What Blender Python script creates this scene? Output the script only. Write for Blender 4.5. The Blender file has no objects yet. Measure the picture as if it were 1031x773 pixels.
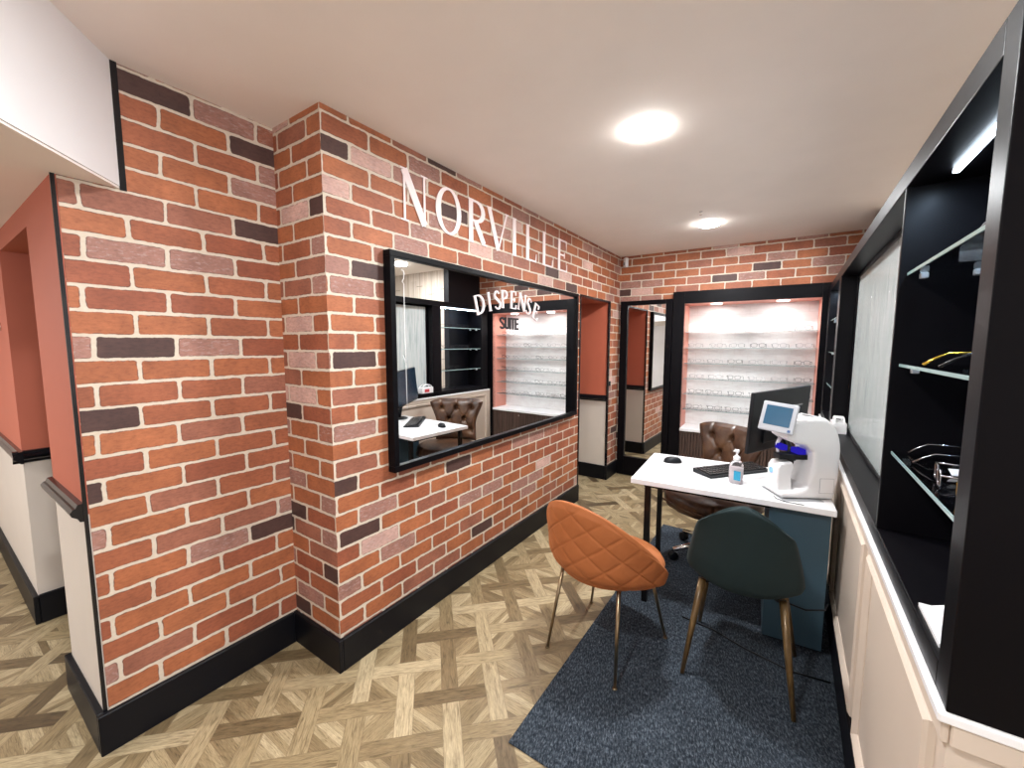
import bpy, bmesh, math, random
from mathutils import Vector, Matrix
random.seed(7)
S = bpy.context.scene
C = S.collection
R = math.radians
PI = math.pi

# ------------------------------------------------------------------ camera
cam_d = bpy.data.cameras.new('camera')
cam = bpy.data.objects.new('camera', cam_d); C.objects.link(cam); S.camera = cam
cam_d.sensor_width = 36.0; cam_d.lens = 414.655 / 1031 * 36; cam_d.clip_start = 0.02
yw, pt, rl = R(-33.985), R(-5.48), R(0.115)
F = Vector((math.sin(yw)*math.cos(pt), math.cos(yw)*math.cos(pt), math.sin(pt)))
Rt = Vector((math.cos(yw), -math.sin(yw), 0)); Up = Rt.cross(F)
R2 = Rt*math.cos(rl)+Up*math.sin(rl); U2 = -Rt*math.sin(rl)+Up*math.cos(rl)
M = Matrix((R2, U2, -F)).transposed().to_4x4(); M.translation = (0, 0, 1.4527)
cam.matrix_world = M

# ------------------------------------------------------------------ world, exposure
w = bpy.data.worlds.new('world'); S.world = w; w.use_nodes = True
w.node_tree.nodes['Background'].inputs[0].default_value = (0.75, 0.85, 1.0, 1)
w.node_tree.nodes['Background'].inputs[1].default_value = 0.6
S.view_settings.view_transform = 'Standard'; S.view_settings.look = 'None'
S.view_settings.exposure = 1.27; S.view_settings.gamma = 1; S.view_settings.use_curve_mapping = False

DOWNLIGHT_W = 12.5
FILL_DAYLIGHT2_W = 38.0
FILL_DAYLIGHT_W = 450.0
STRIP_W = 1.2
H = 2.4
LONG_X = -1.589; RET_Y = 0.997; LEFT_X = -1.95; JAMB_Y = 0.319
D1, D2, HD = 3.449, 4.178, 1.896
UX = 0.243; EAST = 0.50; BACK = -3.0

# ------------------------------------------------------------------ helpers: meshes
def link(o, parent=None):
    C.objects.link(o)
    if parent: o.parent = parent
    return o

def build(name, bm, mat, parent=None, smooth=False, loc=None, rz=0):
    bmesh.ops.recalc_face_normals(bm, faces=bm.faces[:])
    me = bpy.data.meshes.new(name); bm.to_mesh(me); bm.free()
    if smooth:
        for p in me.polygons: p.use_smooth = True
    for m in (mat if isinstance(mat, (list, tuple)) else [mat]): me.materials.append(m)
    o = bpy.data.objects.new(name, me)
    if loc is not None: o.location = loc
    o.rotation_euler[2] = rz
    return link(o, parent)

def tag(o, label=None, cat=None, group=None, kind=None):
    if label: o['label'] = label
    if cat: o['category'] = cat
    if group: o['group'] = group
    if kind: o['kind'] = kind
    return o

def thing(name, label, cat, loc=(0, 0, 0), rz=0, group=None):
    o = bpy.data.objects.new(name, None); C.objects.link(o)
    o.empty_display_size = .05
    o.location = loc; o.rotation_euler = (0, 0, rz)
    return tag(o, label, cat, group)

def struct(name, bm, mat, **k):
    o = build(name, bm, mat, **k); o['kind'] = 'structure'
    return o

def NB(): return bmesh.new()

def box(bm, x0, x1, y0, y1, z0, z1, bev=0, seg=2, mi=0, M=None):
    vs = [bm.verts.new((x, y, z)) for x in (x0, x1) for y in (y0, y1) for z in (z0, z1)]
    fs = [bm.faces.new([vs[i] for i in f]) for f in
          ((0, 1, 3, 2), (4, 6, 7, 5), (0, 4, 5, 1), (2, 3, 7, 6), (0, 2, 6, 4), (1, 5, 7, 3))]
    for f in fs: f.material_index = mi
    if bev:
        es = list({e for f in fs for e in f.edges})
        r = bmesh.ops.bevel(bm, geom=es, offset=bev, segments=seg, profile=.6, affect='EDGES')
        vs = list({v for v in vs if v.is_valid} | {v for v in r['verts']})
        for f in r['faces']: f.material_index = mi
    if M is not None:
        allv = set(v for v in vs if v.is_valid)
        for f in fs:
            if f.is_valid: allv |= set(f.verts)
        for v in allv: v.co = M @ v.co
    return bm

def tube(bm, pts, r, n=8, closed=False, caps=True, up=Vector((0, 0, 1))):
    pts = [Vector(p) for p in pts]; rings = []; N = len(pts)
    rs = r if isinstance(r, (list, tuple)) else [r]*N
    prev = None
    for i, p in enumerate(pts):
        if closed: d = pts[(i+1) % N]-pts[i-1]
        else: d = pts[min(i+1, N-1)]-pts[max(i-1, 0)]
        d.normalize()
        if prev is None:
            a = d.cross(up)
            if a.length < 1e-3: a = d.cross(Vector((1, 0, 0)))
        else:
            a = prev - d*prev.dot(d)
        a.normalize(); prev = a; b = d.cross(a)
        rings.append([bm.verts.new(p+(a*math.cos(2*PI*k/n)+b*math.sin(2*PI*k/n))*rs[i]) for k in range(n)])
    for i in range(N if closed else N-1):
        A, B = rings[i], rings[(i+1) % N]
        for k in range(n): bm.faces.new((A[k], A[(k+1) % n], B[(k+1) % n], B[k]))
    if caps and not closed:
        bm.faces.new(rings[0][::-1]); bm.faces.new(rings[-1])
    return bm

def lathe(bm, prof, c=(0, 0, 0), n=24, M=None):
    rings = []
    for r, z in prof:
        rings.append([bm.verts.new((c[0]+r*math.cos(2*PI*k/n), c[1]+r*math.sin(2*PI*k/n), c[2]+z)) for k in range(n)])
    for A, B in zip(rings, rings[1:]):
        for k in range(n): bm.faces.new((A[k], A[(k+1) % n], B[(k+1) % n], B[k]))
    bm.faces.new(rings[0][::-1]); bm.faces.new(rings[-1])
    if M is not None:
        for r_ in rings:
            for v in r_: v.co = M @ v.co
    return bm

def prism(bm, poly, z0, z1, axis='z', bev=0):
    """extrude a 2D polygon; axis z: (x,y); axis y: (x,z) between y=z0..z1; axis x: (y,z)"""
    def P(a, b, h):
        return (a, b, h) if axis == 'z' else ((a, h, b) if axis == 'y' else (h, a, b))
    A = [bm.verts.new(P(a, b, z0)) for a, b in poly]; B = [bm.verts.new(P(a, b, z1)) for a, b in poly]
    fs = [bm.faces.new(A[::-1]), bm.faces.new(B)]
    n = len(poly)
    for i in range(n): fs.append(bm.faces.new((A[i], A[(i+1) % n], B[(i+1) % n], B[i])))
    if bev:
        es = list(set(fs[0].edges) | set(fs[1].edges))
        bmesh.ops.recalc_face_normals(bm, faces=fs)
        bmesh.ops.bevel(bm, geom=es, offset=bev, segments=2, profile=.6, affect='EDGES')
    return bm

def grid_surface(bm, nu, nv, fn, thick):
    """two sided sheet: fn(i/nu, j/nv) -> (point, normal, extra outside offset)"""
    O_, I_ = [], []
    for i in range(nu+1):
        ro, ri = [], []
        for j in range(nv+1):
            p, nrm, off, th = fn(i/nu, j/nv)
            ro.append(bm.verts.new(p+nrm*(th*thick*.5+off))); ri.append(bm.verts.new(p-nrm*(th*thick*.5)))
        O_.append(ro); I_.append(ri)
    for i in range(nu):
        for j in range(nv):
            bm.faces.new((O_[i][j], O_[i+1][j], O_[i+1][j+1], O_[i][j+1]))
            bm.faces.new((I_[i][j], I_[i][j+1], I_[i+1][j+1], I_[i+1][j]))
    for i in range(nu):
        bm.faces.new((O_[i][0], I_[i][0], I_[i+1][0], O_[i+1][0]))
        bm.faces.new((O_[i][nv], O_[i+1][nv], I_[i+1][nv], I_[i][nv]))
    for j in range(nv):
        bm.faces.new((O_[0][j], O_[0][j+1], I_[0][j+1], I_[0][j]))
        bm.faces.new((O_[nu][j], I_[nu][j], I_[nu][j+1], O_[nu][j+1]))
    return bm

def subsurf(o, lv=2):
    m = o.modifiers.new('subsurf', 'SUBSURF'); m.levels = lv; m.render_levels = lv
    return o

# ------------------------------------------------------------------ helpers: materials
class X:
    nt = None
    def __init__(s, sock): s.s = sock
    def _m(op, *a, clamp=False):
        n = X.nt.nodes.new('ShaderNodeMath'); n.operation = op; n.use_clamp = clamp
        for i, v in enumerate(a):
            if isinstance(v, X): X.nt.links.new(v.s, n.inputs[i])
            else: n.inputs[i].default_value = v
        return X(n.outputs[0])
    def __add__(s, o): return X._m('ADD', s, o)
    __radd__ = __add__
    def __sub__(s, o): return X._m('SUBTRACT', s, o)
    def __rsub__(s, o): return X._m('SUBTRACT', o, s)
    def __mul__(s, o): return X._m('MULTIPLY', s, o)
    __rmul__ = __mul__
    def __truediv__(s, o): return X._m('DIVIDE', s, o)
def fl(a): return X._m('FLOOR', a)
def fr(a): return X._m('FRACT', a)
def ab(a): return X._m('ABSOLUTE', a)
def mx(a, b): return X._m('MAXIMUM', a, b)
def mn(a, b): return X._m('MINIMUM', a, b)
def gt(a, b): return X._m('GREATER_THAN', a, b)
def lt(a, b): return X._m('LESS_THAN', a, b)
def sqr(a): return X._m('SQRT', a)
def mod2(a): return fr(a*0.5)*2
def sstep(a, lo, hi):
    n = X.nt.nodes.new('ShaderNodeMapRange'); n.interpolation_type = 'SMOOTHSTEP'
    X.nt.links.new(a.s, n.inputs['Value']); n.inputs['From Min'].default_value = lo; n.inputs['From Max'].default_value = hi
    return X(n.outputs['Result'])
def comb(a, b, c=0.0):
    n = X.nt.nodes.new('ShaderNodeCombineXYZ')
    for i, v in enumerate((a, b, c)):
        if isinstance(v, X): X.nt.links.new(v.s, n.inputs[i])
        else: n.inputs[i].default_value = v
    return X(n.outputs[0])
def white(vec):
    n = X.nt.nodes.new('ShaderNodeTexWhiteNoise'); n.noise_dimensions = '3D'
    X.nt.links.new(vec.s, n.inputs['Vector']); return X(n.outputs['Value'])
def noise(vec, scale, detail=3, rough=.55, dist=0):
    n = X.nt.nodes.new('ShaderNodeTexNoise')
    if vec is not None: X.nt.links.new(vec.s, n.inputs['Vector'])
    n.inputs['Scale'].default_value = scale; n.inputs['Detail'].default_value = detail
    n.inputs['Roughness'].default_value = rough; n.inputs['Distortion'].default_value = dist
    return X(n.outputs[0])
def ramp(f, stops, interp='LINEAR'):
    n = X.nt.nodes.new('ShaderNodeValToRGB'); cr = n.color_ramp; cr.interpolation = interp
    while len(cr.elements) < len(stops): cr.elements.new(0.5)
    for e, (p, c) in zip(cr.elements, stops): e.position = p; e.color = (*c, 1)
    X.nt.links.new(f.s, n.inputs[0]); return X(n.outputs[0])
def mixc(f, a, b, mode='MIX'):
    n = X.nt.nodes.new('ShaderNodeMix'); n.data_type = 'RGBA'; n.blend_type = mode
    for i, v in ((0, f), (6, a), (7, b)):
        if isinstance(v, X): X.nt.links.new(v.s, n.inputs[i])
        else: n.inputs[i].default_value = v if i == 0 else (*v, 1)
    return X(n.outputs[2])
def mixf(f, a, b): return f*b + (1-f)*a
def position():
    g = X.nt.nodes.new('ShaderNodeNewGeometry'); return g
def sep(sock):
    n = X.nt.nodes.new('ShaderNodeSeparateXYZ'); X.nt.links.new(sock, n.inputs[0])
    return X(n.outputs[0]), X(n.outputs[1]), X(n.outputs[2])
def objco():
    n = X.nt.nodes.new('ShaderNodeTexCoord'); return n.outputs['Object']
def bump(bs, h, strength=.3, dist=.005):
    n = X.nt.nodes.new('ShaderNodeBump'); n.inputs['Strength'].default_value = strength; n.inputs['Distance'].default_value = dist
    X.nt.links.new(h.s, n.inputs['Height']); X.nt.links.new(n.outputs[0], bs.inputs['Normal'])

def new_mat(name, col=(.5, .5, .5), rough=.5, metal=0, **k):
    m = bpy.data.materials.new(name); m.use_nodes = True; X.nt = m.node_tree
    bs = m.node_tree.nodes['Principled BSDF']
    bs.inputs['Base Color'].default_value = (*col, 1); bs.inputs['Roughness'].default_value = rough
    bs.inputs['Metallic'].default_value = metal
    for a, v in k.items():
        a = a.replace('_', ' ')
        bs.inputs[a].default_value = v
    return m, bs
def setc(bs, c, inp='Base Color'): X.nt.links.new(c.s, bs.inputs[inp])
def srgb(r, g, b):
    f = lambda c: (c/255/12.92) if c/255 <= .04045 else ((c/255+.055)/1.055)**2.4
    return (f(r), f(g), f(b))

def paint(name, col, rough=.6, bumpy=.08, scale=180, var=.06, spec=.5):
    m, bs = new_mat(name, col, rough); bs.inputs['Specular IOR Level'].default_value = spec
    o = X(objco()); n = noise(o, scale, 2); n2 = noise(o, 2.5, 3)
    c = mixc(n2, tuple(x*(1-var) for x in col), tuple(min(1, x*(1+var)) for x in col)); setc(bs, c)
    bump(bs, n, bumpy, .002)
    return m

M_terra = paint('terracotta_paint', srgb(190, 100, 74), .6)
M_cream = paint('cream_wallpaper', srgb(218, 205, 192), .6, .15, 90)
M_ceil = paint('ceiling_paint', srgb(246, 237, 231), .8, .05)
M_white_paint = paint('white_paint', srgb(236, 232, 232), .7, .04)
M_panel = paint('panel_paint', srgb(205, 188, 172), .5, .05)
M_blackpaint = paint('black_satin_paint', (.004, .004, .006), .42, .04, 60, .2, .22)
M_gloss = paint('black_gloss_trim', (.006, .006, .008), .16, .01, 60, .1)
M_unit = paint('charcoal_unit_paint', (.0035, .0030, .004), .36, .05, 40, .2, .10)
M_unitin = paint('navy_black_back_panel', (.004, .005, .012), .5, .05, 40, .2, .2)
M_pink = paint('pink_paint', srgb(222, 150, 132), .55)
M_whitegloss = paint('white_laminate', srgb(238, 236, 236), .28, .01, 300, .01)
M_plastic = paint('white_plastic', srgb(232, 230, 230), .3, .01, 300, .01)
M_blackplastic = paint('black_plastic', (.005, .006, .008), .4, .05, 400, .1, .3)
M_greyplastic = paint('grey_plastic', srgb(150, 150, 152), .4, .02, 300, .02)
M_teal = paint('teal_laminate', srgb(58, 84, 98), .5, .04, 60, .05)
M_chrome, _ = new_mat('chrome', (.8, .8, .8), .12, 1)
M_blackmetal, _ = new_mat('black_metal', (.012, .012, .013), .35, .6)
M_mirror, _ = new_mat('mirror_glass', (.90, .91, .91), .0, 1)

def mk_brass():
    m, bs = new_mat('dark_brass', (.30, .22, .13), .28, 1)
    n = noise(X(objco()), 30, 2); setc(bs, mixc(n, (.22, .16, .10), (.42, .32, .2))); return m
M_brass = mk_brass()

def mk_woodleg():
    m, bs = new_mat('gold_brown_wood_leg', (.3, .18, .07), .3, .25)
    x, y, z = sep(objco()); n = noise(comb(x*60, y*60, z*4), 1.5, 3)
    setc(bs, ramp(n, [(.25, (.07, .04, .014)), (.6, (.16, .095, .036)), (.8, (.26, .165, .07))])); return m
M_woodleg = mk_woodleg()

def mk_clear(name, col=(.93, .98, .96), rough=0.0):
    m, bs = new_mat(name, col, rough); bs.inputs['Transmission Weight'].default_value = 1.0; bs.inputs['IOR'].default_value = 1.45
    return m
def mk_sheet(name, tint, rough=.02, refl=.9):
    m = bpy.data.materials.new(name); m.use_nodes = True; nt = m.node_tree; X.nt = nt
    nt.nodes.remove(nt.nodes['Principled BSDF'])
    t_ = nt.nodes.new('ShaderNodeBsdfTransparent'); t_.inputs[0].default_value = (*tint, 1)
    g_ = nt.nodes.new('ShaderNodeBsdfGlossy'); g_.inputs['Roughness'].default_value = rough
    f_ = nt.nodes.new('ShaderNodeFresnel'); f_.inputs[0].default_value = 1.45
    x_ = nt.nodes.new('ShaderNodeMixShader'); nt.links.new((X(f_.outputs[0])*refl).s, x_.inputs[0])
    nt.links.new(t_.outputs[0], x_.inputs[1]); nt.links.new(g_.outputs[0], x_.inputs[2])
    nt.links.new(x_.outputs[0], nt.nodes['Material Output'].inputs[0]); return m
M_glass = mk_sheet('clear_glass', (.985, .992, .99))
M_acrylic = mk_sheet('clear_acrylic', (.80, .83, .84), .1, 1.0)
M_glassedge, bs_ = new_mat('green_glass_edge', srgb(140, 165, 162), .2)

def mk_brick():
    m, bs = new_mat('brick_wallpaper', rough=.62)
    g = position(); px, py, pz = sep(g.outputs['Position']); nx, ny, nz = sep(g.outputs['True Normal'])
    isx = gt(ab(nx), .5)
    u0 = mixf(isx, px, py); wall = isx*3.0 + fl(px*2.0+.3)*isx*7.0
    wob = noise(comb(u0, pz, wall), 9, 2); wob2 = noise(comb(pz, u0, wall), 38, 3)
    u = u0 + (wob-.5)*.012 + (wob2-.5)*.008 + wall*.037
    v = pz + (wob2-.5)*.007 + (wob-.5)*.008 - .002*isx
    LB = .226
    HB = mixf(lt(ab(px+1.95), .02)*isx, .0790, .0829); v = v + lt(ab(px+1.95), .02)*isx*.0137
    row = fl(v/HB)
    uu = u/LB + mod2(row)*.5 + (white(comb(row, 3.1, wall))-.5)*.08
    col = fl(uu)
    rid = white(comb(col, row, wall)); rid2 = white(comb(row, col, wall+5.0))
    du = (ab(fr(uu)-.5))*LB; dv = (ab(fr(v/HB)-.5))*HB
    th = .0056 + .003*(rid2-.5); cr = .010
    qx = mx(du-(LB*.5-cr)+th, 0.0); qy = mx(dv-(HB*.5-cr)+th*.9, 0.0)
    d = sqr(qx*qx+qy*qy)-cr
    mort = sstep(d, -.0018, .0012)
    P = comb(u0, pz, wall)
    base = ramp(rid, [(0, (.088, .042, .036)), (.055, (.42, .215, .175)), (.17, (.70, .46, .41)), (.22, (.38, .145, .092)),
                      (.32, (.40, .128, .060)), (.5, (.45, .150, .062)), (.72, (.36, .108, .054)), (.88, (.48, .165, .070))], 'CONSTANT')
    nbig = noise(P, 7, 4, .6); nf = noise(comb(u0*1.0, pz*2.4, wall), 46, 4, .7)
    c = mixc(1.0, base, ramp(nbig, [(.25, (.70, .68, .68)), (.7, (1.18, 1.18, 1.16))]), 'MULTIPLY')
    c = mixc(1.0, c, ramp(nf, [(.25, (.68, .64, .64)), (.5, (1, 1, 1)), (.8, (1.22, 1.22, 1.24))]), 'MULTIPLY')
    # whitish bloom on some pale bricks and dark outlines, a shadow line put into the colour
    bloom = sstep(noise(comb(u0*1.2, pz*3, wall), 30, 4, .7), .5, .68) * lt(ab(rid-.155), .075) * .5
    c = mixc(bloom, c, (.62, .50, .48))
    rim = sstep(d, -.005, -.0008) * sstep(noise(P, 42, 3), .42, .58) * .8
    c = mixc(rim, c, (.09, .038, .028))
    mc = mixc(noise(P, 60, 3), (.52, .43, .33), (.70, .60, .49))
    c = mixc(1.0, c, (.80, .745, .70), 'MULTIPLY')
    c = mixc(mort, c, mc); setc(bs, c)
    bump(bs, (1-mort)*.5+nf*.25, .22, .003)
    return m
M_brick = mk_brick()

def mk_floor():
    m, bs = new_mat('woven_oak_vinyl', rough=.42)
    g = position(); px, py, pz = sep(g.outputs['Position'])
    T = .1825
    p = (px+py)*(.70711/T) - .10; q = (py-px)*(.70711/T) + .42   # two diagonal directions
    ip, iq = fl(p), fl(q); fp, fq = fr(p), fr(q)
    W = .38
    inP = lt(fp, W); inQ = lt(fq, W)
    ck = lt(mod2(ip+iq), .5)
    useP = inP*(1-inQ) + inP*inQ*ck                       # plank running along q
    useQ = inQ*(1-inP) + inP*inQ*(1-ck)
    cell = 1-mn(useP+useQ, 1.0)
    # ids: a plank passes over one crossing and ends under the next ones
    segP = fl((q - W*.5 - mod2(ip+1.0))*.5); segQ = fl((p - W*.5 - mod2(iq))*.5)
    idP = white(comb(ip, segP, 1.0)); idQ = white(comb(iq, segQ, 2.0))
    gp = (fp-W)/(1-W); gq = (fq-W)/(1-W)
    cd = lt(white(comb(ip, iq, 9.0)), .5)
    sc = mixf(cd, gp+gq, gp-gq+1.0)*3.0
    sid = white(comb(ip*7.0+fl(sc), iq, 3.0))
    tone = useP*idP + useQ*idQ + cell*(sid*.8+.16)
    # grain coordinates
    ax = useP*p + useQ*q + cell*(sc*.35); al = useP*q + useQ*p + cell*mixf(cd, p-q, p+q)
    seed = tone*17.0
    grain = noise(comb(ax*10.0, al*1.3, seed), 1.6, 4, .65, .8)
    fine = noise(comb(ax*55.0, al*4.0, seed), 1.3, 3, .7)
    knot = sstep(noise(comb(ax*2.4, al*1.6, seed+3.0), 1.5, 2), .66, .78)
    c = ramp(tone, [(0, (.10, .068, .036)), (.14, (.175, .122, .062)), (.32, (.27, .198, .105)), (.65, (.355, .27, .15)), (1, (.50, .40, .245))])
    c = mixc(1.0, c, ramp(grain, [(.28, (.48, .45, .41)), (.5, (1, 1, 1)), (.75, (1.25, 1.25, 1.25))]), 'MULTIPLY')
    c = mixc(1.0, c, ramp(fine, [(.3, (.72, .70, .67)), (.6, (1.08, 1.08, 1.08))]), 'MULTIPLY')
    c = mixc(knot*.45, c, (.16, .10, .05))
    e = .012
    eP = mn(ab(fp-W), mn(fp, 1-fp)); eQ = mn(ab(fq-W), mn(fq, 1-fq))
    es = mn(fr(sc), 1-fr(sc))*.5
    edge = useP*lt(eP, e) + useQ*lt(eQ, e) + cell*mx(mx(lt(es, .012), lt(eP, e)), lt(eQ, e))
    c = mixc(edge*.3, c, (.15, .10, .055)); setc(bs, c)
    bump(bs, grain*.5-edge*.4, .12, .002)
    bs.inputs['Roughness'].default_value = .38
    return m
M_floor = mk_floor()

def mk_carpet():
    m, bs = new_mat('charcoal_loop_carpet', rough=.95)
    x, y, z = sep(position().outputs['Position'])
    tx = fl(x/.5+.12); ty = fl(y/.5); ck = lt(mod2(tx+ty), .5)
    a = mixf(ck, x*1.0, y*1.0); b = mixf(ck, y*1.0, x*1.0)
    n = noise(comb(x*170.0+y*50.0, y*60.0-x*18.0, 0.0), 1.0, 3, .65, .6)
    n2 = noise(comb(x*9.0, y*9.0, 0.0), 1.0, 3)
    c = ramp(n, [(.30, (.008, .011, .016)), (.48, (.028, .036, .047)), (.62, (.082, .098, .118)), (.78, (.20, .225, .25))])
    c = mixc(1.0, c, ramp(n2, [(.3, (.85, .85, .85)), (.7, (1.15, 1.15, 1.15))]), 'MULTIPLY'); setc(bs, c)
    bump(bs, n, .6, .004); bs.inputs['Specular IOR Level'].default_value = .15
    return m
M_carpet = mk_carpet()

def mk_stripewood(name, c0, c1, freq, planks=.0):
    m, bs = new_mat(name, rough=.6)
    x, y, z = sep(position().outputs['Position'])
    u = y + x
    n = noise(comb(u*freq, z*1.2, 0.0), 1.0, 4, .6); c = mixc(sstep(n, .3, .7), c0, c1)
    if planks:
        pid = fl(u/planks); rz = z + white(comb(pid, 0.0, 1.0))*.9
        t = white(comb(pid, fl(rz/.9), 2.0))
        c = mixc(1.0, c, ramp(t, [(0, (.8, .8, .8)), (1, (1.1, 1.1, 1.1))]), 'MULTIPLY')
        e = mx(lt(ab(fr(u/planks)-.5), .018), lt(ab(fr(rz/.9)-.5), .004)); c = mixc(e*.8, c, (.08, .065, .05))
    setc(bs, c); return m
M_eastwall = mk_stripewood('limed_plank_wallpaper', srgb(168, 154, 140), srgb(205, 192, 178), 60, .11)

def mk_flute():
    m, bs = new_mat('fluted_walnut', rough=.45)
    x, y, z = sep(objco()); n = noise(comb(x*70.0, z*3.0, y), 1.0, 3)
    c = ramp(n, [(.3, (.040, .022, .017)), (.7, (.105, .062, .047))])
    setc(bs, c); return m
M_walnut = mk_flute()

def mk_whitebrick():
    m, bs = new_mat('whitewashed_brick_panel', rough=.6)
    x, y, z = sep(objco())
    row = fl(z/.08); uu = x/.24 + mod2(row)*.5
    du = ab(fr(uu)-.5)*.24; dv = ab(fr(z/.08)-.5)*.08
    e = mx(sstep(du, .112, .119), sstep(dv, .034, .039))
    n = noise(comb(x, y, z*3.0), 9, 4, .65)
    c = ramp(n, [(.3, srgb(222, 216, 214)), (.5, srgb(232, 228, 226)), (.75, srgb(238, 236, 234))])
    c = mixc(e*.18, c, srgb(200, 190, 186)); setc(bs, c); bump(bs, (1-e)*.5+n*.3, .25, .004)
    return m
M_whitebrick = mk_whitebrick()

def mk_fluteglass():
    m, bs = new_mat('reeded_glass', (.86, .90, .88), .16)
    x, y, z = sep(position().outputs['Position'])
    bs.inputs['Transmission Weight'].default_value = .55; bs.inputs['IOR'].default_value = 1.5
    wv = X._m('SINE', y*(2*PI/.012)); n = noise(comb(x*4.0, y*60.0, z*5.0), 1.0, 3)
    n3 = noise(comb(0.0, y*34.0, z*2.2), 1.0, 4, .7); setc(bs, ramp(n3, [(.35, (.58, .66, .67)), (.5, (.84, .89, .88)), (.68, (.97, .96, .94))]))  # streaks of light in the reeds, painted into the glass colour
    bump(bs, wv*.5+n*.8, .8, .0025)
    return m
M_fluteglass = mk_fluteglass()

def mk_velvet(name, c0, c1, rough=.75, sheen=.28):
    m, bs = new_mat(name, c0, rough); n = noise(X(objco()), 14, 4, .6); n2 = noise(X(objco()), 400, 2)
    setc(bs, mixc(n, c0, c1)); bump(bs, n2, .15, .001)
    bs.inputs['Sheen Weight'].default_value = sheen; bs.inputs['Sheen Roughness'].default_value = .4
    bs.inputs['Sheen Tint'].default_value = (*[min(1, x*2.5+.05) for x in c1], 1)
    return m
M_orange = mk_velvet('orange_velvet', (.33, .090, .020), (.43, .135, .038))
M_green = mk_velvet('bottle_green_velvet', (.0035, .013, .0135), (.006, .020, .021), .85, .12)

def mk_leather():
    m, bs = new_mat('distressed_brown_leather', rough=.34)
    o = X(objco()); n = noise(o, 9, 5, .65, .3); n2 = noise(o, 130, 3)
    setc(bs, ramp(n, [(.3, (.026, .011, .006)), (.5, (.070, .030, .014)), (.68, (.135, .066, .031)), (.85, (.27, .155, .080))]))
    bump(bs, n2, .2, .002); return m
M_leather = mk_leather()

def emit(name, col, st):
    m = bpy.data.materials.new(name); m.use_nodes = True; nt = m.node_tree
    nt.nodes.remove(nt.nodes['Principled BSDF']); e = nt.nodes.new('ShaderNodeEmission')
    e.inputs[0].default_value = (*col, 1); e.inputs[1].default_value = st
    nt.links.new(e.outputs[0], nt.nodes['Material Output'].inputs[0]); return m
M_lamp = emit('lamp_diffuser', (1, .98, .95), 45)
M_nichelamp = emit('niche_diffuser', (1, .98, .96), 3)
M_led = emit('led_strip', (.75, .88, 1), 7)
M_bluelens = emit('blue_lens_light', (.03, .02, .55), .3)
def mk_screen(name, col, e):
    m, bs = new_mat(name, col, .15); bs.inputs['Emission Color'].default_value = (*col, 1); bs.inputs['Emission Strength'].default_value = e
    return m
M_screen = mk_screen('lcd_screen', srgb(26, 62, 84), .45)
M_monitor = mk_screen('monitor_screen', srgb(14, 30, 42), .5)
M_letter = paint('white_vinyl', srgb(246, 228, 226), .3, .01, 200, .02)
M_letterblack = paint('black_vinyl', (.01, .01, .012), .3, .01)
M_label = paint('turquoise_label', srgb(30, 140, 175), .4, .01)
M_red = paint('red_print', srgb(190, 50, 60), .5, .01)
M_gold, _ = new_mat('yellow_gold', (.85, .55, .08), .2, .9)
M_frameclear, _b = new_mat('clear_grey_frame', (.30, .29, .30), .2)
M_framedark = paint('dark_frame', (.02, .018, .018), .25, .01)
M_gunmetal, _ = new_mat('gunmetal', (.28, .27, .28), .18, 1)
M_tortoise = paint('tortoise_frame', (.12, .06, .03), .25, .01)

# ================================================================== THE SETTING
# floor, ceiling
b = NB(); box(b, -6.2, 3.4, BACK-.2, 5.2, -.1, 0); struct('floor', b, M_floor)
b = NB(); box(b, -6.2, 3.4, BACK-.2, 5.2, H, H+.1); struct('ceiling', b, M_ceil)
# long brick wall with the doorway; left brick pier
b = NB()
box(b, -2.0, LONG_X, RET_Y, D1, 0, H); box(b, -2.0, LONG_X, D1, D2, HD, H); box(b, -2.0, LONG_X, D2, 5.0, 0, H)
struct('wall_left', b, M_brick)
b = NB(); box(b, -2.44, LEFT_X, JAMB_Y, 1.4, 0, H); struct('wall_left_end', b, M_brick)
# far wall with the display niche cut out (local frame, turned 2.9 degrees)
FAR = Vector((LONG_X, 4.471, 0)); FRZ = math.atan(.025)
b = NB()
box(b, -.3, .62, 0, .1, 0, H); box(b, 1.83, 2.2, 0, .1, 0, H); box(b, .62, 1.83, 0, .1, 1.90, H)
struct('wall_far', b, M_brick, loc=FAR, rz=FRZ)
# east wall, black return pillar, walls behind the camera
b = NB(); box(b, EAST+.03, 3.3, 3.96, 4.1, 0, H); struct('wall_next_room', b, M_eastwall)
b = NB(); box(b, EAST-.03, EAST+.05, 3.9, 4.6, 0, H); struct('trim_1', b, M_blackpaint)
b = NB(); box(b, 3.2, 3.3, BACK, -2.2, 0, H); box(b, 3.2, 3.3, .8, 4.0, 0, H); box(b, 3.2, 3.3, -2.2, .8, 0, .9); box(b, 3.2, 3.3, -2.2, .8, 2.2, H); struct('wall_right', b, M_cream)
b = NB()
for y in (-2.2, -1.22, -.22, .76): box(b, 3.22, 3.28, y, y+.04, .9, 2.2)
box(b, 3.22, 3.28, -2.2, .8, .9, .94); box(b, 3.22, 3.28, -2.2, .8, 2.16, 2.2); struct('added_window_2', b, M_white_paint)  # unseen window, added with its area light to brighten ceiling and bulkhead
ld = bpy.data.lights.new('fill_daylight_side', 'AREA'); ld.shape = 'RECTANGLE'; ld.size = 3; ld.size_y = 1.3; ld.energy = FILL_DAYLIGHT2_W; ld.color = (.88, .93, 1)
lo = bpy.data.objects.new('fill_daylight_side', ld); C.objects.link(lo); lo.location = (3.35, -.7, 1.55); lo.rotation_euler = (R(90), 0, R(90))  # added fill light outside the unseen side window
b = NB(); box(b, EAST, 3.3, BACK-.1, BACK, 0, H); struct('wall_back_right', b, M_cream)
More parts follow.
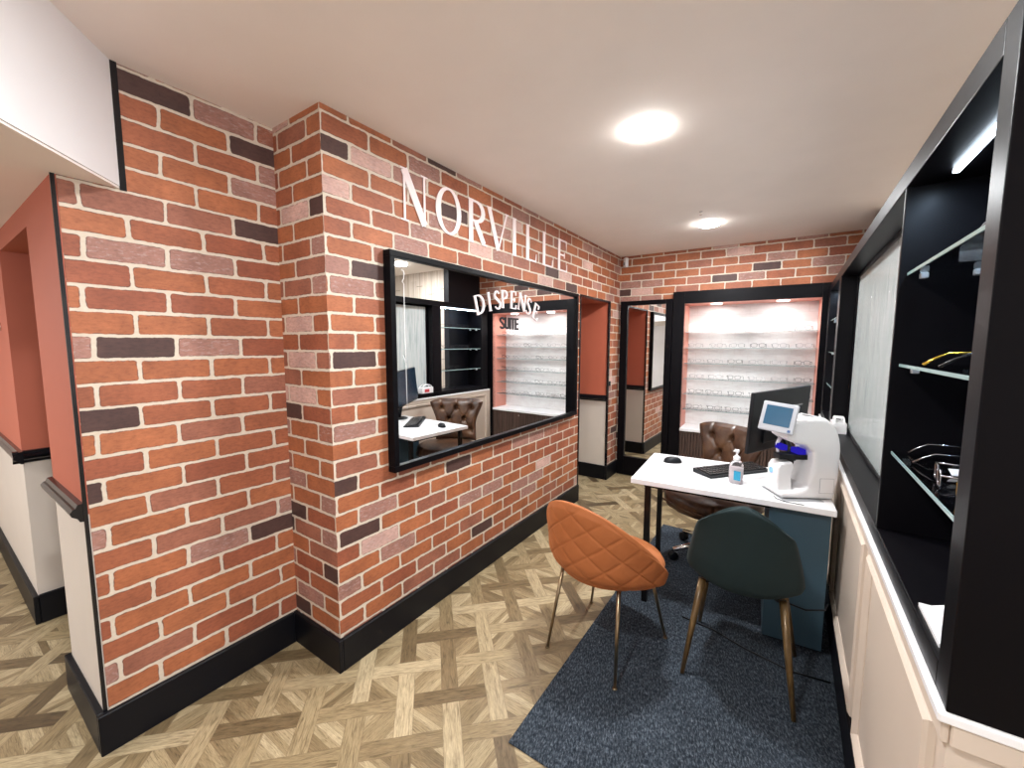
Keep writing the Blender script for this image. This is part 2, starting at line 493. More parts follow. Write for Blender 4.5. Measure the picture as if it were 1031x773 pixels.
b = NB(); box(b, EAST-.02, EAST, .917, 3.9, .0, .842); struct('wall_right_low_back', b, M_cream)
b = NB(); box(b, -1.0, EAST, BACK-.1, BACK, 0, H); box(b, -6.0, -4.0, BACK-.1, BACK, 0, H)
box(b, -4.0, -1.0, BACK-.1, BACK, 0, .5); box(b, -4.0, -1.0, BACK-.1, BACK, 1.99, H); struct('wall_back', b, M_white_paint)
# bulkhead dropping from the ceiling, its face running at an angle to the brick wall
b = NB(); A_ = (LEFT_X, .473); B_ = (LEFT_X+3.3*.757, .473-3.3*.653)
prism(b, [A_, B_, (B_[0], BACK), (-6.0, BACK), (-6.0, JAMB_Y), (LEFT_X, JAMB_Y)], 1.993, H); struct('trim_2', b, M_white_paint)
b = NB(); prism(b, [(LEFT_X-.0, .468), (B_[0]-.01, B_[1]), (B_[0]-.01, BACK), (-6.0, BACK), (-6.0, JAMB_Y), (LEFT_X, JAMB_Y)], 1.985, 1.9925); struct('ceiling_low', b, M_ceil)
# side passage block with terracotta over cream
ZD = .904
def painted(name, x0, x1, y0, y1, zt=H):
    b = NB(); box(b, x0, x1, y0, y1, ZD-.03, zt, mi=0); box(b, x0, x1, y0, y1, 0, ZD-.03, mi=1)
    return struct(name, b, [M_terra, M_cream])
painted('wall_passage', -6.0, -3.18, .305, 4.25)
painted('wall_passage_end', -3.3, -2.0, D2, 4.5)
painted('wall_passage_right', -2.44, -2.425, JAMB_Y+.02, 1.4)
painted('wall_left_jamb', -2.44, LEFT_X-.004, JAMB_Y-.012, JAMB_Y, 1.985)
painted('wall_doorway_jamb', -2.0, LONG_X-.003, D2-.012, D2)
painted('wall_doorway_near_jamb', -2.0, LONG_X-.003, D1, D1+.012)
painted('wall_passage_side', -2.012, -2.0, 1.4, D1)
b = NB(); box(b, -3.18, -2.44, JAMB_Y-.012, .50, HD, 1.985); struct('trim_3', b, M_terra)
b = NB(); box(b, -2.0, LONG_X-.003, D1, D2, HD-.01, HD); struct('trim_4', b, M_terra)
b = NB(); box(b, -6.1, -6.0, BACK, JAMB_Y, 0, H); struct('wall_side', b, M_cream)

# black corner trims
b = NB()
box(b, LEFT_X-.004, LEFT_X+.003, JAMB_Y-.0145, JAMB_Y-.004, .14, 1.985)
box(b, LEFT_X-.002, LEFT_X+.006, .468, .486, 1.98, H)
struct('trim_5', b, M_gloss)
b = NB()
box(b, LONG_X-.01, LONG_X+.006, D1-.006, D1+.014, 0, HD); box(b, LONG_X-.01, LONG_X+.006, D2-.020, D2+.014, 0, HD)
box(b, LONG_X-.01, LONG_X+.006, D1-.006, D2+.014, HD-.014, HD+.006)
struct('trim_6', b, M_gloss)
# dado rails
def rail(name, p0, p1, nrm):
    """moulded rail along p0->p1 at dado height, projecting along nrm"""
    prof = [(0, -.032), (.012, -.030), (.016, -.018), (.030, -.008), (.034, .006), (.026, .016), (.020, .018), (.014, .030), (0, .032)]
    b = NB(); A = []; B = []
    for d, z in prof:
        A.append(b.verts.new((p0[0]+nrm[0]*d, p0[1]+nrm[1]*d, ZD-.02+z))); B.append(b.verts.new((p1[0]+nrm[0]*d, p1[1]+nrm[1]*d, ZD-.02+z)))
    for i in range(len(A)-1): b.faces.new((A[i], A[i+1], B[i+1], B[i]))
    b.faces.new(A); b.faces.new(B[::-1]); b.faces.new((A[0], B[0], B[-1], A[-1]))
    return struct(name, b, M_gloss)
rail('trim_7', (-2.46, JAMB_Y-.012), (LEFT_X-.002, JAMB_Y-.012), (0, -1))
rail('trim_8', (-6.0, .305), (-3.146, .305), (0, -1)); rail('trim_9', (-3.18, .271), (-3.18, 4.17), (1, 0))
rail('trim_10', (-3.15, D2-.012), (LONG_X-.01, D2-.012), (0, -1))
rail('trim_17', (-2.0, D1+.012), (LONG_X-.01, D1+.012), (0, 1))
# baseboards
t = .02
def base(name, x0, x1, y0, y1, h=.151, m=M_blackpaint):
    b = NB(); box(b, x0, x1, y0, y1, 0, h, .003, 1); return struct(name, b, m)
base('baseboard_left_end', LEFT_X, LEFT_X+t, JAMB_Y-.012-t, RET_Y-t)
base('baseboard_left_jamb', -2.46, LEFT_X, JAMB_Y-.012-t, JAMB_Y-.012)
base('baseboard_return', LEFT_X, LONG_X+t, RET_Y-t, RET_Y)
base('baseboard_left', LONG_X, LONG_X+t, RET_Y, D1)
base('baseboard_left_far', LONG_X, LONG_X+t, D2-.012-t, 4.471)
base('baseboard_doorway', -3.16, LONG_X, D2-.012-t, D2-.012)
base('baseboard_doorway_near', -2.0, LONG_X, D1+.012, D1+.012+t)
base('baseboard_passage', -6.0, -3.16, .285, .305); base('baseboard_passage_side', -3.18, -3.16, .305, 4.146)
b = NB(); box(b, .02, .57, -.02, 0, 0, .151, .003, 1); struct('baseboard_far', b, M_blackpaint, loc=FAR, rz=FRZ)
# wainscot under the shelving unit
b = NB(); box(b, UX+.006, EAST-.02, .917, 4.46, 0, .842); struct('wall_right_low', b, M_panel)
b = NB(); box(b, UX-.010, EAST, .905, 4.44, .838, .856, .003, 1); struct('trim_11', b, M_whitegloss)
b = NB(); box(b, UX-.003, UX+.008, .912, 4.44, .80, .838, .002, 1); box(b, UX+.008, EAST, .908, .919, .80, .838, .002, 1); struct('trim_12', b, M_panel)
base('baseboard_right', UX-.008, UX+.006, .905, 4.44, .150)
base('baseboard_right_end', UX-.008, EAST, .899, .917, .150)
def moulding(name, y0, y1, z0, z1):
    b = NB(); wd = .034
    def ring(o, d):
        return [(y0+o, z0+o, d), (y1-o, z0+o, d), (y1-o, z1-o, d), (y0+o, z1-o, d)]
    L = [ring(0, 0), ring(0.002, .010), ring(.010, .016), ring(.018, .010), ring(.024, .012), ring(wd, .003), ring(wd, 0)]
    V = [[b.verts.new((UX+.006-d, y, z)) for y, z, d in r] for r in L]
    for A, B in zip(V, V[1:]):
        for i in range(4): b.faces.new((A[i], A[(i+1) % 4], B[(i+1) % 4], B[i]))
    return struct(name, b, M_panel)
moulding('trim_13', .965, 1.665, .168, .795); moulding('trim_14', 1.745, 2.60, .168, .795)
moulding('trim_15', 2.68, 3.50, .168, .795); moulding('trim_16', 3.58, 4.38, .168, .795)

# carpet
b = NB(); box(b, -.778, UX-.008, 1.135, 3.35, 0, .008, .002, 1)
tag(build('carpet', b, M_carpet), 'dark charcoal blue flecked carpet laid over the wood floor under the desk and chairs', 'carpet')

# unseen shop window added behind the camera as a fill source (daylight)
b = NB()
for x in (-4.0, -3.03, -2.03, -1.04): box(b, x, x+.04, BACK-.08, BACK-.02, .5, 1.99)
box(b, -4.0, -1.0, BACK-.08, BACK-.02, .5, .54); box(b, -4.0, -1.0, BACK-.08, BACK-.02, 1.95, 1.99)
struct('added_window_1', b, M_blackpaint)
ld = bpy.data.lights.new('fill_daylight', 'AREA'); ld.shape = 'RECTANGLE'; ld.size = 3; ld.size_y = 1.45; ld.energy = FILL_DAYLIGHT_W; ld.color = (.82, .9, 1)
lo = bpy.data.objects.new('fill_daylight', ld); C.objects.link(lo); lo.location = (-2.5, BACK-.15, 1.25); lo.rotation_euler = (R(-90), 0, 0)
lo.rotation_euler = (R(90), 0, R(180))

# ================================================================== LIGHTS
def downlight(x, y, z, r, label, watts, cat='ceiling light', group='ceiling downlights', col=(.93, .97, 1.0)):
    t_ = thing('ceiling_light', label, cat, (x, y, z), group=group)
    b = NB(); lathe(b, [(r*1.07, 0), (r*1.07, -.002), (r*1.0, -.005), (r*1.0, -.002), (r*1.0, 0)]); build('bezel', b, M_plastic, t_, True)
    b = NB(); lathe(b, [(r, -.0005), (r, -.008), (r*.93, -.014), (r*.7, -.020), (r*.35, -.023)]); build('diffuser', b, M_lamp, t_, True)
    l = bpy.data.lights.new('downlight_lamp', 'AREA'); l.shape = 'DISK'; l.size = r*1.9; l.energy = watts; l.color = col
    o = bpy.data.objects.new('downlight_lamp', l); C.objects.link(o); o.parent = t_; o.location = (0, 0, -.026)
    return t_
downlight(-.585, 1.921, H, .078, 'large round downlight nearest the camera, high above the two visitor chairs', DOWNLIGHT_W)
downlight(-.585, 3.631, H, .078, 'round ceiling downlight nearest the far brick wall, beside a tiny sprinkler', DOWNLIGHT_W)
for x, y, z, lab in ((-.585, .1, H, 'above the photographer'), (-.2, -1.9, H, 'behind the photographer'), (-2.9, -1.0, 1.985, 'in the low ceiling left of the photographer'),
                     (-4.6, -1.3, 1.985, 'in the low ceiling at the far left'), (.72, 3.35, H, 'in the next room beyond the reeded glass, reflected in the wide mirror'), (1.6, 1.6, H, 'in the next room to the right')):
    downlight(x, y, z, .078, 'round ceiling downlight '+lab, DOWNLIGHT_W*(1.0 if z > 2 else .8))

b = NB(); lathe(b, [(.012, 0), (.012, -.006), (.005, -.008), (.005, -.02), (.010, -.022), (.010, -.025)], n=12)
tag(build('ceiling_sprinkler', b, M_chrome, loc=(-.585, 3.27, H)), 'tiny metal sprinkler head on the ceiling in front of the far downlight', 'sprinkler')

s_ = thing('motion_sensor', 'small white motion sensor high in the far left brick corner', 'sensor', (-1.52, 4.44, 2.33), R(-35))
b = NB(); box(b, -.024, .024, -.02, .02, -.05, .05, .012, 3); build('housing', b, M_plastic, s_, True)
b = NB(); box(b, -.015, .015, -.027, -.017, -.03, .0, .004, 2); build('lens', b, M_greyplastic, s_, True)

b = NB(); box(b, LONG_X, LONG_X+.012, D2+.018, D2+.058, 1.015, 1.065, .003)
tag(build('wall_switch', b, M_blackplastic), 'small black switch on the brick beside the doorway edge', 'switch')

h_ = thing('door_hook', 'small silver hook on the terracotta wall at the far left edge', 'hook', (-3.42, .305, 1.54))
b = NB(); lathe(b, [(.022, 0), (.022, .006), (.012, .010), (.010, .016)], n=16, M=Matrix.Rotation(R(90), 4, 'X')); build('backplate', b, M_chrome, h_, True)
b = NB(); tube(b, [(0, -.012, 0), (0, -.035, -.01), (0, -.045, -.04), (0, -.035, -.055), (0, -.02, -.05)], .006); build('arm', b, M_chrome, h_, True)

# ================================================================== LETTERING
def strip(bm, pts, ws, d0, d1, cap=True):
    """flat ribbon of varying width in the (u,v) plane, extruded d0..d1 (u, v, d)"""
    L, Rr = [], []
    n = len(pts)
    for i, (x, y) in enumerate(pts):
        a = pts[max(i-1, 0)]; c = pts[min(i+1, n-1)]
        dx, dy = c[0]-a[0], c[1]-a[1]; l = math.hypot(dx, dy) or 1; nx, ny = -dy/l, dx/l; w_ = ws[i]/2
        L.append((x+nx*w_, y+ny*w_)); Rr.append((x-nx*w_, y-ny*w_))
    for i in range(n-1):
        quad = [L[i], L[i+1], Rr[i+1], Rr[i]]
        lo = [bm.verts.new((u, v, d0)) for u, v in quad]; hi = [bm.verts.new((u, v, d1)) for u, v in quad]
        bm.faces.new(hi); bm.faces.new(lo[::-1])
        for k in range(4): bm.faces.new((lo[k], lo[(k+1) % 4], hi[(k+1) % 4], hi[k]))
def arc(cx, cy, rx, ry, a0, a1, n=18):
    return [(cx+rx*math.cos(R(a0+(a1-a0)*i/n)), cy+ry*math.sin(R(a0+(a1-a0)*i/n))) for i in range(n+1)]
TH, TN = .15, .050
def serif_letter(ch, w):
    """list of (points, widths) for a high-contrast serif capital, height 1, width w"""
    S_ = []
    def ln(p, q, wd): S_.append(([p, q], [wd, wd]))
    def serif(x, y, hw=.10): S_.append(([(x-hw, y), (x+hw, y)], [.03, .03]))
    def stem(x, wd=TH, y0=0, y1=1): ln((x, y0), (x, y1), wd); serif(x, y0+.015 if y0 == 0 else y0); serif(x, y1-.015)
    if ch == 'N':
        stem(.1, TN); ln((.1, .98), (w-.1, .02), TH*1.15); ln((w-.1, 0), (w-.1, 1), TN); serif(w-.1, .985)
    elif ch == 'O':
        p = arc(w/2, .5, w/2-.06, .475, 90, 450, 36); S_.append((p, [TN+(TH-TN)*abs(math.cos(R(90+10*i)))**1.5 for i in range(37)]))
    elif ch in 'RP':
        stem(.14); p = [(.14, .97)]+arc(w*.45, .745, w*.40, .225, 90, -90, 14)+[(.14, .52)]
        S_.append((p, [TN]+[TN+(TH-TN)*max(0, math.cos(R(90-180*i/14)))**1.3 for i in range(15)]+[TN]))
        if ch == 'R': ln((w*.42, .52), (w-.08, .03), TH); serif(w-.03, .015, .07)
    elif ch == 'D':
        stem(.14); p = [(.14, .97), (w*.35, .97)]+arc(w*.38, .5, w*.55, .47, 90, -90, 18)+[(w*.35, .03), (.14, .03)]
        S_.append((p, [TN, TN]+[TN+(TH-TN)*max(0, math.cos(R(90-10*i)))**1.2 for i in range(19)]+[TN, TN]))
    elif ch == 'V':
        ln((.06, .99), (w/2, .0), TH); ln((w-.06, .99), (w/2, .0), TN); serif(.06, .985); serif(w-.06, .985, .08)
    elif ch == 'I': stem(w/2)
    elif ch == 'L':
        stem(.14); ln((.14, .02), (w-.04, .02), TN); S_.append(([(w-.05, .0), (w-.02, .24)], [.05, .015]))
    elif ch == 'E':
        stem(.14); ln((.14, .02), (w-.04, .02), TN); ln((.14, .98), (w-.08, .98), TN); ln((.14, .52), (w*.7, .52), TN)
        S_.append(([(w-.05, .0), (w-.02, .24)], [.05, .015])); S_.append(([(w-.09, 1), (w-.07, .78)], [.05, .015])); ln((w*.7, .43), (w*.7, .61), .03)
    elif ch == 'S':
        p = arc(w/2, .74, w*.32, .23, 20, 200, 12)+[(w*.42, .55), (w*.62, .44)]+arc(w/2, .26, w*.36, .235, 20, -160, 12)
        n = len(p); S_.append((p, [TN+(TH-TN)*math.sin(PI*i/(n-1))**2 for i in range(n)]))
    return S_
def sans_letter(ch, w, s=.26):
    S_ = []
    def ln(p, q): S_.append(([p, q], [s, s]))
    h = s/2
    if ch == 'S':
        p = arc(w/2, .74, w/2-h, .26-h*.9, 10, 270, 14)+arc(w/2, .26, w/2-h, .26-h*.9, 90, -170, 14); S_.append((p, [s*.9]*len(p)))
    elif ch == 'U':
        p = [(h, 1), (h, .3)]+arc(w/2, .3, w/2-h, .3-h, 180, 360, 10)+[(w-h, .3), (w-h, 1)]; S_.append((p, [s]*len(p)))
    elif ch == 'I': ln((w/2, 0), (w/2, 1))
    elif ch == 'T': ln((w/2, 0), (w/2, 1)); ln((0, 1-h*.85), (w, 1-h*.85))
    elif ch == 'E': ln((h, 0), (h, 1)); ln((h, h*.85), (w, h*.85)); ln((h, 1-h*.85), (w, 1-h*.85)); ln((h, .5), (w*.92, .5))
    return S_
def letter_obj(strokes, mat, x, y, z, hgt, wide, rot=0, parent=None, depth=.003):
    """letter standing on the plane x=const, u along +y, v up, facing +x"""
    b = NB()
    for i_, (pts, ws) in enumerate(strokes): strip(b, pts, ws, -.0002*i_, depth+.00025*i_)
    ca, sa = math.cos(rot), math.sin(rot)
    for v in b.verts:
        u_, v_, d_ = v.co.x*wide*hgt, v.co.y*hgt, v.co.z
        v.co = (d_, u_*ca-v_*sa, u_*sa+v_*ca)
    o = build('letter', b, mat, parent); o.location = (x, y, z)
    return o
row = [('N', 1.395, 1.575, 'first letter of the word, a white serif N'), ('O', 1.635, 1.83, 'round white serif letter O'),
       ('R', 1.885, 2.06, 'white serif letter R'), ('V', 2.08, 2.30, 'white serif letter V'), ('I', 2.33, 2.42, 'white serif letter I'),
       ('L', 2.51, 2.67, 'first white serif letter L, beside the I'), ('L', 2.745, 2.92, 'second white serif letter L, beside the E'),
       ('E', 2.99, 3.17, 'last letter of the word, a white serif E')]
for ch, y0, y1, lab in row:
    hh = .246; w_ = (y1-y0)/hh
    o = letter_obj(serif_letter(ch, w_), M_letter, LONG_X+.003, y0, 2.05, hh, 1)
    o.name = 'wall_letter'; tag(o, lab+', on the brick above the mirror', 'letter', 'white letters above the wide mirror')

# ================================================================== WIDE MIRROR ON THE LONG WALL
MX = -1.56
mt = thing('wall_mirror', 'wide black framed mirror on the long brick wall, lettered DISPENSE SUITE', 'mirror', (LONG_X, 2.30, .835))
def rect_frame(b, a0, a1, z0, z1, wd, d0, d1, plane='x'):
    def bx(p, q, r, s):
        if plane == 'x': box(b, d0, d1, p, q, r, s, .003, 2)
        else: box(b, p, q, d0, d1, r, s, .003, 2)
    bx(a0, a1, z0, z0+wd); bx(a0, a1, z1-wd, z1); bx(a0, a0+wd, z0+wd, z1-wd); bx(a1-wd, a1, z0+wd, z1-wd)
b = NB(); rect_frame(b, -1.015, 1.02, 0, 1.052, .030, 0, .048); build('frame', b, M_unit, mt)
b = NB(); box(b, .002, .029, -.985, .99, .03, 1.022); build('mirror_glass', b, M_mirror, mt)
arcp = [('D', 1.948, 1.692, 17), ('I', 2.046, 1.715, 13), ('S', 2.130, 1.733, 9), ('P', 2.209, 1.746, 4), ('E', 2.312, 1.749, -2), ('N', 2.422, 1.744, -9), ('S', 2.51, 1.722, -16), ('E', 2.606, 1.69, -22)]
for ch, yc, zc, a in arcp:
    hh = .115; wd = {'I': .3, 'N': .85, 'D': .8}.get(ch, .66); a = R(a)
    hy, hz = wd*hh/2, hh/2
    o = letter_obj(serif_letter(ch, wd), M_letter, MX-LONG_X+.003, yc+.015-2.30-(hy*math.cos(a)-hz*math.sin(a)), zc-.835-(hy*math.sin(a)+hz*math.cos(a)), hh, 1, a, mt, .0012)
    o['label'] = 'white vinyl letter'
yy = 2.172
for ch, wd in (('S', .055), ('U', .05), ('I', .016), ('T', .044), ('E', .04)):
    hh = .078; o = letter_obj(sans_letter(ch, wd/hh, .17), M_letterblack, MX-LONG_X+.003, yy-2.30, 1.552-.835, hh, 1, 0, mt, .0012); yy += wd+.003
    o['label'] = 'black vinyl letter'
b = NB(); tube(b, [(-1.522, 1.335, 1.80), (-1.522, 1.35, 1.79), (-1.522, 1.348, 1.76), (-1.522, 1.338, 1.745), (-1.522, 1.348, 1.735), (-1.522, 1.347, 1.5), (-1.522, 1.350, 1.37), (-1.522, 1.335, 1.40), (-1.522, 1.350, 1.36), (-1.522, 1.352, 1.14)], .0018, 6)
tag(build('hanging_cord', b, M_plastic, smooth=True), 'thin pale cord hanging in front of the left end of the wide mirror', 'cord')

# ================================================================== FAR WALL: TALL MIRROR AND DISPLAY NICHE
def far_thing(name, label, cat, u, v, z):
    p = FAR + Vector((u*math.cos(FRZ)-v*math.sin(FRZ), u*math.sin(FRZ)+v*math.cos(FRZ), z))
    return thing(name, label, cat, p, FRZ)
tm = far_thing('tall_mirror', 'tall narrow black framed mirror on the far brick wall, beside the doorway', 'mirror', .30, 0, 0); tm.rotation_euler[2] = R(-.6); tm.location.y -= .006
b = NB(); box(b, -.272, -.195, -.045, 0, .01, 1.918, .003); box(b, .205, .270, -.045, 0, .01, 1.918, .003)
box(b, -.195, .205, -.045, 0, 1.872, 1.918, .003); box(b, -.195, .205, -.045, 0, .01, .215, .003); build('frame', b, M_unit, tm)
b = NB(); box(b, -.195, .205, -.022, -.002, .215, 1.872); build('mirror_glass', b, M_mirror, tm)

dn = far_thing('display_niche', 'lit recessed eyewear display with black surround and glass shelves on far wall', 'display cabinet', 1.24, 0, 0)
x0, x1, y0n, z0n, z1n = -.558, .55, .25, .60, 1.862
b = NB(); box(b, -.668, x0, -.05, 0, .01, 1.985, .003); box(b, x1, .66, -.05, 0, .01, 1.985, .003); box(b, x0, x1, -.05, 0, z1n, 1.985, .003)
build('surround', b, M_unit, dn)
b = NB(); box(b, x0-.015, x0, -.048, y0n, z0n, z1n); box(b, x1, x1+.015, -.048, y0n, z0n, z1n); box(b, x0, x1, -.048, y0n, z1n-.002, z1n+.012); build('side_panel', b, M_pink, dn)
b = NB(); box(b, x0-.015, x1+.015, y0n, y0n+.03, z0n-.02, z1n+.02); build('back_panel', b, M_whitebrick, dn)
b = NB(); box(b, x0, x1, -.06, y0n, z0n-.028, z0n, .004); build('sill', b, M_whitegloss, dn)
b = NB()
nfl = 40
for i in range(nfl):
    a = x0+.0+i*(x1-x0)/nfl; c = a+(x1-x0)/nfl
    box(b, a+.003, c-.003, -.050, -.02, .10, z0n-.03, .004, 2)
box(b, x0, x1, -.03, 0, .02, z0n-.03); build('fluted_panel', b, M_walnut, dn)
b = NB(); box(b, x0, x1, -.045, -.03, .01, .10); build('plinth', b, M_unit, dn)
b = NB(); lathe(b, [(.012, 0), (.012, .003), (.006, .005)], n=14, M=Matrix.Translation((.12, -.05, .53)) @ Matrix.Rotation(R(90), 4, 'X')); build('lock', b, M_chrome, dn)
SHZ = [1.585, 1.424, 1.265, 1.107, .950, .790]
for z in SHZ:
    b = NB(); box(b, x0+.004, x1-.004, .03, y0n-.01, z-.006, z, mi=0)
    o = build('glass_shelf', b, M_glass, dn)
    b = NB(); box(b, x0+.004, x1-.004, .0275, .0297, z-.005, z-.001); build('shelf_edge', b, M_glassedge, o)
for xx in (-.28, .27):
    b = NB(); lathe(b, [(.052, 0), (.052, -.004), (.045, -.007)], c=(xx, .06, z1n-.002)); o = build('niche_light', b, M_nichelamp, dn)
    l = bpy.data.lights.new('niche_lamp', 'AREA'); l.shape = 'DISK'; l.size = .09; l.energy = .62; l.color = (1, 1, 1)
    lo = bpy.data.objects.new('niche_lamp', l); C.objects.link(lo); lo.parent = dn; lo.location = (xx, .06, z1n-.012)

# ---- spectacles
def rim_pts(cx, w_, h_, n=20):
    out = []
    for k in range(n):
        a = 2*PI*k/n; c, s = math.cos(a), math.sin(a); e = .62
        out.append((cx+w_*math.copysign(abs(c)**e, c), 0, h_*math.copysign(abs(s)**e, s)*(1-.08*c*(1 if cx > 0 else -1)*0)))
    return out
def eyewear(loc, rz, m_front, m_temple, label, group, r=.0017, lens=True, temple_len=.135, w_=.0245, h_=.018, n=16, tilt=True, sides=5):
    """spectacles standing open: front faces local -y, temples run to +y and bend down on to the shelf"""
    e = thing('spectacles', label, 'spectacles', loc, rz, group)
    b = NB(); zc = h_+.006
    for s in (-1, 1):
        tube(b, [Vector(p)+Vector((0, 0, zc)) for p in rim_pts(s*.033, w_, h_, n)], r, sides, closed=True)
    tube(b, [(-.0095, 0, zc+.006), (0, -.002, zc+.010), (.0095, 0, zc+.006)], r, sides)
    for s in (-1, 1): tube(b, [(s*.0565, 0, zc+.010), (s*.066, .002, zc+.011)], r*1.2, sides)
    build('front', b, m_front, e, True)
    for s in (-1, 1):
        b = NB(); tube(b, [(s*.066, .002, zc+.011), (s*.068, temple_len*.35, zc+.011), (s*.068, temple_len*.68, zc+.009), (s*.067, temple_len*.85, zc-.004), (s*.066, temple_len, .004)], [r, r, r, r*1.3, r*1.5], sides)
        build('temple', b, m_temple, e, True)
    if lens:
        for s in (-1, 1):
            b = NB(); P = rim_pts(s*.033, w_*.97, h_*.97, n)
            A = [b.verts.new((p[0], -.0006, p[2]+zc)) for p in P]; B = [b.verts.new((p[0], .0006, p[2]+zc)) for p in P]
            b.faces.new(A[::-1]); b.faces.new(B)
            for k in range(n): b.faces.new((A[k], A[(k+1) % n], B[(k+1) % n], B[k]))
            build('lens', b, M_glass, e)
    return e
def copy_tree(o, parent=None):
    c = o.copy(); C.objects.link(c); c.parent = parent
    for ch in [x for x in bpy.data.objects if x.parent == o]: copy_tree(ch, c)
    return c

ordn = ['first', 'second', 'third', 'fourth', 'fifth', 'sixth', 'seventh', 'eighth', 'ninth', 'tenth']
rown = ['top', 'second', 'third', 'fourth', 'fifth', 'lowest']
protos = {}
def far_pt(u, v, z): return FAR + Vector((u*math.cos(FRZ)-v*math.sin(FRZ), u*math.sin(FRZ)+v*math.cos(FRZ), z))
random.seed(11)
for ri, z in enumerate(SHZ):
    for k in range(6):
        u = 1.24 + x0 + .10 + k*(x1-x0-.2)/5 + random.uniform(-.012, .012)
        dark = (ri >= 4 and k in (0, 1, 2)) or (ri in (0, 2, 3) and k in (2, 5)) or (ri == 1 and k == 3)
        key = 'dark' if dark else 'clear'
        lab = '%s spectacles, %s from the left on the %s shelf of the far display' % ('dark wire' if dark else 'pale clear', ordn[k], rown[ri])
        if key not in protos:
            e = eyewear((0, 0, 0), 0, M_framedark if dark else M_frameclear, M_framedark if dark else M_frameclear, lab, 'spectacles in the far wall display', r=.0013 if not dark else .0015, lens=False, n=12, sides=4)
            protos[key] = e
        else: e = copy_tree(protos[key])
        e['label'] = lab
        e.location = far_pt(u, .10, z+.001); e.rotation_euler = (0, 0, FRZ+random.uniform(-.12, .12))

# ================================================================== RIGHT SHELVING UNIT
ZB, ZI, ZT = .856, 1.890, 1.946
un = thing('shelving_unit', 'long black built-in shelving unit with reeded glass screen along the right wall', 'shelving unit', (UX, .911, ZB))
M_clip = paint('frosted_clip_plastic', srgb(190, 196, 200), .3, .01)
def upart(name, m, boxes, parent=None, bev=.0025):
    b = NB()
    for q in boxes: box(b, q[0]-UX, q[1]-UX, q[2]-.911, q[3]-.911, q[4]-ZB, q[5]-ZB, bev, 2)
    return build(name, b, m, parent or un)
YE = 4.40
upart('end_panel', M_unit, [(UX, EAST-.001, .911, .972, ZB, ZT)])
upart('top_board', M_unit, [(UX, EAST-.001, .972, YE, ZI, ZT)])
upart('base_board', M_unit, [(UX, EAST-.001, .972, YE, ZB, .905)])
upart('divider', M_unit, [(UX, EAST-.001, 1.602, 1.618, .905, ZI)])
upart('back_panel', M_unitin, [(.462, EAST-.001, .972, 1.602, .905, ZI)])
upart('front_post', M_unit, [(UX, .40, 3.385, 3.52, .905, ZI)])
upart('end_post', M_unit, [(UX, EAST-.031, 4.27, YE, .905, ZI)])
upart('glass_frame', M_unit, [(.322, .346, 1.618, 3.385, .905, .919), (.322, .346, 1.618, 3.385, ZI-.018, ZI), (.322, .346, 3.360, 3.385, .919, ZI-.018), (.322, .346, 1.618, 1.632, .919, ZI-.018)])
upart('reeded_glass', M_fluteglass, [(.331, .336, 1.632, 3.36, .919, ZI-.018)], bev=0)
def shelf(z, ya, yb, xb=.44):
    o = upart('glass_shelf', M_glass, [(.262, xb, ya, yb, z-.008, z)], bev=0)
    upart('shelf_edge', M_glassedge, [(.2595, .2618, ya, yb, z-.008, z)], o, bev=0)
    for y in (ya+.035, yb-.05):
        for x in (.285, xb-.055): upart('shelf_clip', M_clip, [(x-.008, x+.008, y-.010, y+.010, z-.024, z-.0085)], o, bev=.003)
for z in (1.145, 1.400, 1.655): shelf(z, .976, 1.599)
for z in (1.145, 1.400, 1.655): shelf(z, 3.524, 4.266)
def led(y0, y1, x, watts):
    o = upart('led_strip', M_led, [(x-.006, x+.006, y0, y1, ZI-.010, ZI-.001)], bev=0)
    l = bpy.data.lights.new('strip_lamp', 'AREA'); l.shape = 'RECTANGLE'; l.size = .01; l.size_y = y1-y0; l.energy = watts; l.color = (.55, .75, 1)
    lo = bpy.data.objects.new('strip_lamp', l); C.objects.link(lo); lo.parent = un; lo.location = (x-UX, (y0+y1)/2-.911, ZI-.013-ZB)
led(.985, 1.505, .317, STRIP_W); led(3.56, 4.22, .30, STRIP_W)

# things on the near shelves
e = eyewear((.400, 1.325, 1.401), R(90+180), M_gold, M_gold, 'yellow gold spectacles with one dark temple, on the middle glass shelf nearest the camera', 'spectacles on the near shelves', r=.0026, temple_len=.135)
e.location = (.405, 1.33, 1.401); e.rotation_euler[2] = R(90)
tmp = [c for c in e.children if c.name.startswith('temple')]
tmp[0].data.materials.clear(); tmp[0].data.materials.append(M_framedark); tmp[0]['label'] = 'black temple'
specs = [(.405, 1.50, R(84), 'dark metal spectacles with arms forward, farthest pair on the lowest near glass shelf', M_gunmetal),
         (.285, 1.262, R(-98), 'dark spectacles with a round lens facing out, middle of the lowest near shelf', M_gunmetal),
         (.290, 1.088, R(-88), 'gold fronted spectacles, nearest pair on the lowest near glass shelf', M_gold)]
for x, y, a, lab, m in specs:
    eyewear((x, y, 1.146), a, m, M_gunmetal, lab, 'spectacles on the near shelves', r=.0021, temple_len=.12)
for x, y, lab in ((.395, 1.46, 'small white price tag on the farthest spectacles of the lowest near shelf'), (.350, 1.375, 'small white price tag behind the middle spectacles of the lowest near shelf')):
    b = NB(); box(b, -.022, .022, -.010, .010, 0, .002, .0006, 1, M=Matrix.Translation((0, 0, .010)) @ Matrix.Rotation(R(40), 4, 'X'))
    o = build('price_tag', b, M_plastic, loc=(x, y, 1.143), rz=R(15)); tag(o, lab, 'tag', 'price tags on the near shelves')
eyewear((.300, 1.16, 1.656), R(-90), M_frameclear, M_frameclear, 'clear spectacles on the highest near glass shelf, under the light strip', 'spectacles on the near shelves', r=.0013, h_=.014, temple_len=.11)
